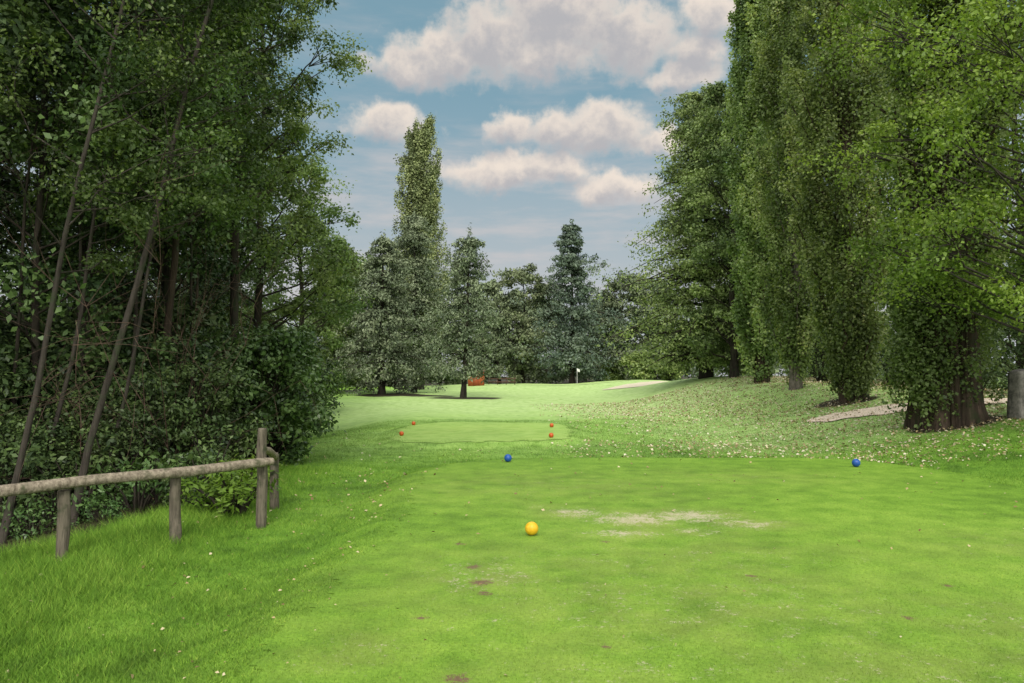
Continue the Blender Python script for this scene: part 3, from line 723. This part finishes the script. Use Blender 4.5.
for k in range(4): boxes('post', [(-1.6 + k * 1.06 - .05, -1.6 + k * 1.06 + .05, -.05, .05, -.2, .95)], M['dark'], o)
for zz in (.3, .7): boxes('rail', [(-1.7, 1.7, -.09, -.053, zz, zz + .14)], M['dark'], o)

# ---------------------------------------------------------------- stone post
x, y, z = P(1019, 19)
o = thing('stone_post', 'rough grey stone post at the right edge beside the path', 'post', (x, y, z), .25)
T = Tubes(); hs = np.array([-.2, .05, .3, .6, .9, 1.05, 1.12]); rr = np.random.default_rng(3)
T.add(np.stack([.008 * rr.normal(size=7), .008 * rr.normal(size=7), hs], 1), np.array([.24, .24, .225, .22, .215, .205, .16]), 24,
      flute=lambda a, v: 1 / np.maximum(np.abs(np.cos(a)), np.abs(np.sin(a))) ** .8 * (1 + .03 * np.sin(7 * a + v * 11)) * .86)
link('shaft', T.mesh('shaft', M['stone']), o)

# ---------------------------------------------------------------- world
SUN_EL, SUN_AZ = 40, 180
w = bpy.data.worlds.new('World'); sc.world = w; w.use_nodes = True; nt = w.node_tree; nt.nodes.clear()
out = nt.nodes.new('ShaderNodeOutputWorld')
sky = node(nt, 'ShaderNodeTexSky', sky_type='NISHITA', sun_disc=False, sun_elevation=math.radians(SUN_EL), sun_rotation=math.radians(SUN_AZ), air_density=1.0, dust_density=2.0, ozone_density=1.5)
g = node(nt, 'ShaderNodeTexCoord').outputs['Generated']
sx = node(nt, 'ShaderNodeSeparateXYZ', {0: g})
az = mth(nt, 'ARCTAN2', sx.outputs[0], sx.outputs[1]); el = mth(nt, 'ARCSINE', sx.outputs[2])
coord = node(nt, 'ShaderNodeCombineXYZ', {0: az, 1: el}).outputs[0]
n1 = node(nt, 'ShaderNodeTexNoise', {'Vector': coord, 'Scale': 14., 'Detail': 7., 'Roughness': .6})
n2 = node(nt, 'ShaderNodeTexNoise', {'Vector': coord, 'Scale': 45., 'Detail': 5., 'Roughness': .6})
dist = node(nt, 'ShaderNodeVectorMath', {0: n1.outputs['Color'], 1: (.5, .5, .5)}, operation='SUBTRACT').outputs[0]
dist = node(nt, 'ShaderNodeVectorMath', {0: dist, 1: (.09, .06, 0)}, operation='MULTIPLY').outputs[0]
cw = node(nt, 'ShaderNodeVectorMath', {0: coord, 1: dist}, operation='ADD').outputs[0]
lumps = [(405, 62, 42, 20), (445, 52, 60, 30), (492, 32, 48, 46), (560, 12, 80, 52), (632, 28, 55, 44), (545, 52, 70, 24), (690, 72, 42, 16), (698, 45, 36, 24), (715, 8, 38, 24),
         (385, 118, 42, 22), (510, 130, 26, 20), (560, 128, 42, 28), (605, 122, 52, 28), (655, 134, 30, 14), (512, 170, 80, 18), (565, 165, 40, 16), (615, 185, 38, 18)]
def density(c):
    D = None
    for (px, py, rx, ry) in lumps:
        a0 = math.atan((px - 512) / F); e0 = math.atan((375 - py) / F * math.cos(a0))
        s = node(nt, 'ShaderNodeVectorMath', {0: c, 1: (a0, e0, 0)}, operation='SUBTRACT').outputs[0]
        s = node(nt, 'ShaderNodeVectorMath', {0: s, 1: (F / rx * .95, F / ry * 1.05, 0)}, operation='MULTIPLY').outputs[0]
        l = node(nt, 'ShaderNodeVectorMath', {0: s}, operation='LENGTH').outputs['Value']
        q = mth(nt, 'SUBTRACT', 1., l)
        D = q if D is None else mth(nt, 'SMOOTH_MAX', D, q, .25)
    return D
fine = mth(nt, 'MULTIPLY', mth(nt, 'SUBTRACT', n2.outputs['Fac'], .5), 1.1)
D1 = mth(nt, 'ADD', density(cw), fine)
up = node(nt, 'ShaderNodeVectorMath', {0: cw, 1: (0.006, .018, 0)}, operation='ADD').outputs[0]
D2 = mth(nt, 'ADD', density(up), mth(nt, 'MULTIPLY', fine, 1.3))
mask = mrange(nt, D1, -.18, .55)
shade = mrange(nt, D2, -.25, .95)
cloud = mixc(nt, shade, (.90, .785, .68), (.49, .475, .49))
skyc = node(nt, 'ShaderNodeVectorMath', {0: sky.outputs[0], 1: (.09, .105, .10)}, operation='MULTIPLY').outputs[0]
skyc = mixc(nt, .78, skyc, (.225, .385, .46))
hz = mrange(nt, el, .38, .05, 0, .88)
skyc = mixc(nt, hz, skyc, (.51, .535, .56))
stv = node(nt, 'ShaderNodeVectorMath', {0: coord, 1: (5., 26., 0)}, operation='MULTIPLY').outputs[0]
strat = mrange(nt, noise(nt, stv, 1.0, 5, .6), .40, .68)
strat = mth(nt, 'MULTIPLY', strat, mrange(nt, el, .36, .2, .25, .75))
skyc = mixc(nt, strat, skyc, (.60, .57, .57))
full = mixc(nt, mth(nt, 'MULTIPLY', mask, .92), skyc, cloud)
# bright overcast added on the unseen dome, overhead and behind, to light the trees
n3 = noise(nt, g, 2.2, 6, .55)
cover = mth(nt, 'MAXIMUM', mrange(nt, sx.outputs[1], .45, -.1), mrange(nt, sx.outputs[2], .52, .8))
over = mixc(nt, mrange(nt, n3, .3, .7), (1.15, 1.16, 1.2), (1.75, 1.70, 1.62))
full = mixc(nt, cover, full, over)
# keep the result in Nishita units so that the Background strength stays 0.1
full = node(nt, 'ShaderNodeVectorMath', {0: full, 1: (10, 10, 10)}, operation='MULTIPLY').outputs[0]
bg = node(nt, 'ShaderNodeBackground', {'Color': full, 'Strength': .1})
nt.links.new(bg.outputs[0], out.inputs[0])
w.cycles.sampling_method = 'NONE'

# ---------------------------------------------------------------- sun, camera
e, a = math.radians(SUN_EL), math.radians(SUN_AZ)
sd = Vector((math.sin(a) * math.cos(e), math.cos(a) * math.cos(e), math.sin(e)))
L = bpy.data.lights.new('sun', 'SUN'); L.energy = 2.8; L.angle = math.radians(16); L.color = (1, .95, .87)
lo = bpy.data.objects.new('sun', L); COL.objects.link(lo); lo.rotation_euler = (-sd).to_track_quat('-Z', 'Y').to_euler(); lo.location = sd * 60
cam = bpy.data.cameras.new('camera'); cam.lens = 28; cam.sensor_width = 36; cam.clip_end = 3000; cam.clip_start = .05
co = bpy.data.objects.new('camera', cam); COL.objects.link(co); co.location = (0, 0, 1.6); co.rotation_euler = (math.radians(90 + 2.41), 0, 0)
sc.camera = co
sc.view_settings.view_transform = 'Standard'; sc.view_settings.look = 'None'; sc.view_settings.exposure = 0
